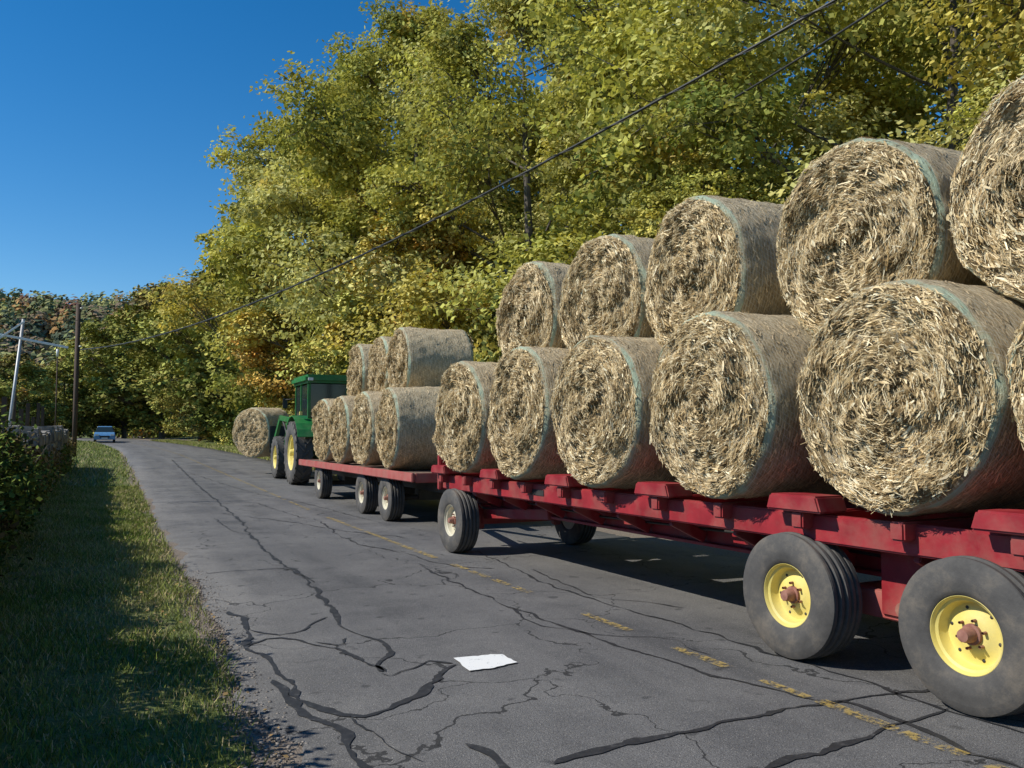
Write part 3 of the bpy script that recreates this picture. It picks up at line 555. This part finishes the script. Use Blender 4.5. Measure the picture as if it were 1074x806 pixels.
# ------------------------------------------------------------------ small flat wagon
S=Root('flatbed_wagon',(5.5,17,0))
for i in range(9): box(S,'deck_plank_%d'%i,(4.34+i*.258,12.7,.85),(4.34+i*.258+.25,21.3,.90),'wood',.006)
for n_,x in (('side_rail_1',4.28),('side_rail_2',6.67)): box(S,n_,(x,12.65,.77),(x+.055,21.35,.915),'redold')
box(S,'rear_rail',(4.34,12.64,.76),(6.66,12.69,.91),'redold'); box(S,'front_rail',(4.34,21.31,.76),(6.66,21.36,.91),'redold')
for x in (4.95,5.95): box(S,'frame_beam',(x,12.75,.56),(x+.09,21.25,.78),'steel')
for i in range(11): box(S,'cross_bearer_%d'%i,(4.36,12.9+i*.82,.783),(6.64,12.98+i*.82,.848),'steel')
for sx,o_ in ((4.50,-1),(6.48,1)):
    for yy in (14.4,15.95): wheel(S,'rear_wheel',(sx,yy,.41),.40,.27,.20,['rubber','cream','rust'],o_)
    wheel(S,'front_wheel',(sx,19.6,.46),.41,.26,.20,['rubber','cream','rust'],o_)
for yy in (14.4,15.95,19.6): rod(S,'axle',[(4.55,yy,.41),(6.43,yy,.41)],.05,'steel'); box(S,'axle_mount',(4.97,yy-.12,.36),(6.02,yy+.12,.56),'steel')
beam(S,'drawbar',(5.5,19.7,.45),(5.5,23.3,.55),.10,.10,'steel'); beam(S,'rear_hitch',(5.5,12.0,.5),(5.5,13.0,.62),.10,.10,'steel')
# ------------------------------------------------------------------ tractor
tz=gs(24.4)+.016
K=Root('tractor',(5.62,25.5,tz))
def Z(z): return z+tz
def tb(n_,lo,hi,mat,bev=.02,**k): return box(K,n_,(lo[0],lo[1],Z(lo[2])),(hi[0],hi[1],Z(hi[2])),mat,bev,**k)
for sx,o_ in ((4.88,-1),(6.36,1)):
    wheel(K,'rear_wheel',(sx,24.4,Z(.90)),.90,.50,.50,['rubber','yellow','yellow'],o_,'lug')
    wheel(K,'front_wheel',(sx+(.04 if o_<0 else -.04),27.45,Z(.70)),.67,.38,.36,['rubber','yellow','yellow'],o_,'lug')
    pts=[(24.4+1.02*math.cos(t),Z(.9+1.02*math.sin(t))) for t in np.linspace(.2,2.7,12)]
    A=Acc(); Vv=[]
    for (yy,z_) in pts:
        for dx in (-.26,.26): Vv.append(tuple(K.L((sx+dx-o_*.05,yy,z_))))
    A.add(np.array(Vv),[[2*i,2*i+1,2*i+3,2*i+2] for i in range(11)]); me=A.mesh('fender',[M['green']]); o=obj('fender',me,parent=K.e); md=o.modifiers.new('s','SOLIDIFY'); md.thickness=.03
tb('transmission',(5.3,23.9,.55),(5.94,26.2,1.15),'green'); rod(K,'rear_axle',[(4.9,24.4,Z(.9)),(6.34,24.4,Z(.9))],.11,'green')
tb('engine',(5.36,26.1,.6),(5.88,28.3,1.2),'black'); tb('front_axle',(4.95,27.35,.56),(6.29,27.55,.72),'green')
tb('hood',(5.26,25.9,1.18),(5.98,28.55,1.86),'green',.06); tb('hood_stripe',(5.254,26.1,1.50),(5.2575,28.3,1.57),'yellow',.001)
tb('grille',(5.30,28.56,1.0),(5.94,28.62,1.8),'black'); tb('front_weights',(5.35,28.4,.6),(5.89,28.9,.98),'green')
tb('cab_floor',(5.02,23.95,1.2),(6.22,25.85,1.38),'green')
tb('cab_lower',(5.04,24.0,1.382),(6.20,25.8,1.72),'green')
for i,(px_,py_) in enumerate(((5.04,23.98),(6.12,23.98),(5.04,24.95),(6.12,24.95),(5.04,25.72),(6.12,25.72))): tb('cab_post_%d'%i,(px_,py_,1.70),(px_+.08,py_+.08,2.86),'green',.01)
tb('rear_window',(5.12,24.0,1.725),(6.12,24.02,2.84),'glass',.002); tb('front_window',(5.12,25.76,1.725),(6.12,25.78,2.84),'glass',.002)
for x_ in (5.065,6.155): tb('side_window',(x_,24.06,1.725),(x_+.02,24.95,2.84),'glass',.002); tb('door_window',(x_,25.03,1.725),(x_+.02,25.72,2.84),'glass',.002)
tb('cab_roof',(4.94,23.80,2.86),(6.30,25.95,3.10),'green',.07); tb('seat',(5.4,24.5,1.73),(5.84,24.95,2.3),'black',.04)
for x_ in (5.0,6.12): tb('work_light',(x_,23.77,2.92),(x_+.14,23.80,3.0),'white',.005)
rod(K,'exhaust_stack',[(5.42,26.7,Z(1.86)),(5.42,26.7,Z(2.9))],.04,'black'); tb('warning_light',(4.8,23.9,1.95),(4.88,23.98,2.05),'yellow',.01)
tb('slow_vehicle_sign',(5.45,23.93,1.45),(5.80,23.95,1.72),'redold',.002)
for sx in (4.98,6.18):
    tb('loader_post',(sx,26.2,.9),(sx+.1,26.4,1.9),'green'); beam(K,'loader_arm',(sx+.05,26.3,Z(1.85)),(sx+.05,28.0,Z(1.95)),.1,.16,'green'); beam(K,'loader_arm_lower',(sx+.05,27.95,Z(1.98)),(sx+.05,29.3,Z(1.0)),.1,.16,'green')
    rod(K,'loader_cylinder',[(sx+.05,26.4,Z(1.1)),(sx+.05,27.6,Z(1.85))],.035,'steel')
tb('spear_frame',(4.9,29.27,.8),(6.35,29.36,1.7),'black'); rod(K,'bale_spear',[(5.3,29.3,Z(1.45)),(5.3,30.6,Z(1.4))],.025,'steel')
for i,s_ in enumerate((0,1)): tb('step_%d'%i,(4.98,25.3,.6+.3*i),(5.28,25.65,.63+.3*i),'black',.005)
for s_,x_ in ((-1,4.7),(1,6.4)): tb('mirror',(x_,25.9,2.2),(x_+.14,25.94,2.5),'black',.01); rod(K,'mirror_arm',[(5.62+s_*.5,25.8,Z(2.5)),(x_+.07,25.9,Z(2.45))],.012,'black',6)
bale(4.85,30.35,1.62,.6,1.24,1.0)
# ------------------------------------------------------------------ utility pole, wires
P=Root('utility_pole',(-1.5,47,gs(47)))
zb=gs(47); rod(P,'shaft',[(-1.5,47,zb-.1),(-1.5,47,3),(-1.5,47,8.0)],.11,'pole')
for z_ in (7.8,5.9): rod(P,'insulator',[(-1.40,46.9,z_),(-1.34,46.8,z_)],.04,'white',8)
P2=Root('utility_pole',(11.5,-.9,0)); rod(P2,'shaft',[(11.5,-.9,-.1),(11.5,-.9,10)],.14,'pole'); beam(P2,'crossarm',(10.7,-.9,9.3),(12.3,-.9,9.3),.1,.1,'pole')
def wire(name,pts,r): V,Fq=tube(pts,[r]*len(pts),6); obj(name,npmesh(name,V,Fq,[M['black']],smooth=True))
t=np.linspace(0,1.25,60); wx=np.column_stack([-1.4+10.3*t,47-38.3*t,5.75-2.45*t+4.2*t*t]); wire('power_line',wx,.024)
tw=np.linspace(0,240,900); tt=np.linspace(0,1.25,900); wy=np.column_stack([np.interp(tt,t,wx[:,i]) for i in range(3)]); wy[:,0]+=.035*np.cos(tw); wy[:,2]+=.035*np.sin(tw); wire('power_line_lashing',wy,.006)
t=np.linspace(0,1,30); wire('power_line',np.column_stack([11.6-1.8*t,20-21*t,8.6-1.0*t-1.2*t*(1-t)+1.4*t*t]),.022)
t=np.linspace(0,1,30); wire('power_line',np.column_stack([-1.5-9*t,47-30*t,7.2-1.5*t-3*t*(1-t)]),.012)
Q=Root('leaning_pole',(-1.99,20.5,0)); rod(Q,'shaft',[(-2.02,20.5,-.1),(-1.68,20.5,3.95)],.032,'galv'); beam(Q,'arm_upper',(-2.2,20.45,3.62),(-.82,20.45,3.38),.025,.05,'white'); beam(Q,'arm_brace',(-2.3,20.43,3.35),(-1.65,20.43,3.9),.02,.04,'white')
Q2=Root('white_post',(-2.5,50,gs(50))); rod(Q2,'shaft',[(-2.5,50,gs(50)-.1),(-2.5,50,5.6)],.03,'pole'); rod(Q2,'cap',[(-2.5,50,5.6),(-2.5,50,6.0)],.07,'white')
Fn=Root('wooden_fence',(-3,27,0))
for i,yy in enumerate(np.arange(20,44,2.6)): box(Fn,'post_%d'%i,(-2.75,yy,0),(-2.62,yy+.13,2.0+random.uniform(-.15,.7)+gs(yy)),'pole')
for z_ in (.7,1.15,1.6): box(Fn,'rail',(-2.61,20,z_),(-2.57,43.5,z_+.11),'wood')
# ------------------------------------------------------------------ car
cy=86; cz=gs(cy)+.016; C=Root('car',(-.3,cy,cz))
def sect(name,prof,x0,x1,xin,mat):
    bm=bmesh.new(); Lv=[];Rv=[]
    for (yy,z_,u) in prof: Lv.append(bm.verts.new((x0+xin*u,yy,z_))); Rv.append(bm.verts.new((x1-xin*u,yy,z_)))
    n=len(prof); bm.faces.new(Lv); bm.faces.new(Rv[::-1])
    for i in range(n): bm.faces.new((Lv[(i+1)%n],Lv[i],Rv[i],Rv[(i+1)%n]))
    bmesh.ops.recalc_face_normals(bm,faces=bm.faces[:]); bmesh.ops.bevel(bm,geom=bm.edges[:],offset=.04,segments=2,affect='EDGES'); me=bpy.data.meshes.new(name); bm.to_mesh(me); bm.free(); me.materials.append(M[mat]); obj(name,me,parent=C.e)
sect('body',[(-2.15,.28,0),(-2.2,.6,.1),(-2.0,.82,.3),(-.95,.95,.3),(1.7,1.0,.3),(2.1,.9,.2),(2.15,.3,0)],-.88,.88,.2,'blue')
sect('cabin',[(-1.0,.92,0),(-.3,1.42,1),(.9,1.46,1),(1.6,.97,0)],-.78,.78,.16,'glass')
sect('roof',[(-.32,1.40,0),(-.2,1.47,.3),(.85,1.5,.3),(.95,1.43,0)],-.64,.64,.1,'blue')
def cb(n_,lo,hi,mat): box(C,n_,(lo[0]-.3,lo[1]+cy,lo[2]+cz),(hi[0]-.3,hi[1]+cy,hi[2]+cz),mat,.01)
for x_ in (-.78,.46): cb('headlight',(x_,-2.23,.62),(x_+.32,-2.12,.76),'white')
cb('grille',(-.4,-2.24,.45),(.4,-2.18,.62),'black'); cb('number_plate',(-.25,-2.26,.36),(.25,-2.245,.46),'white')
for x_,o_ in ((-.78,-1),(.78,1)):
    for yy in (-1.35,1.35): wheel(C,'wheel',(x_-.3,yy+cy,.32+cz),.32,.2,.2,['rubber','galv','galv'],o_)
print('PHYSICS ok', len(bpy.data.objects))
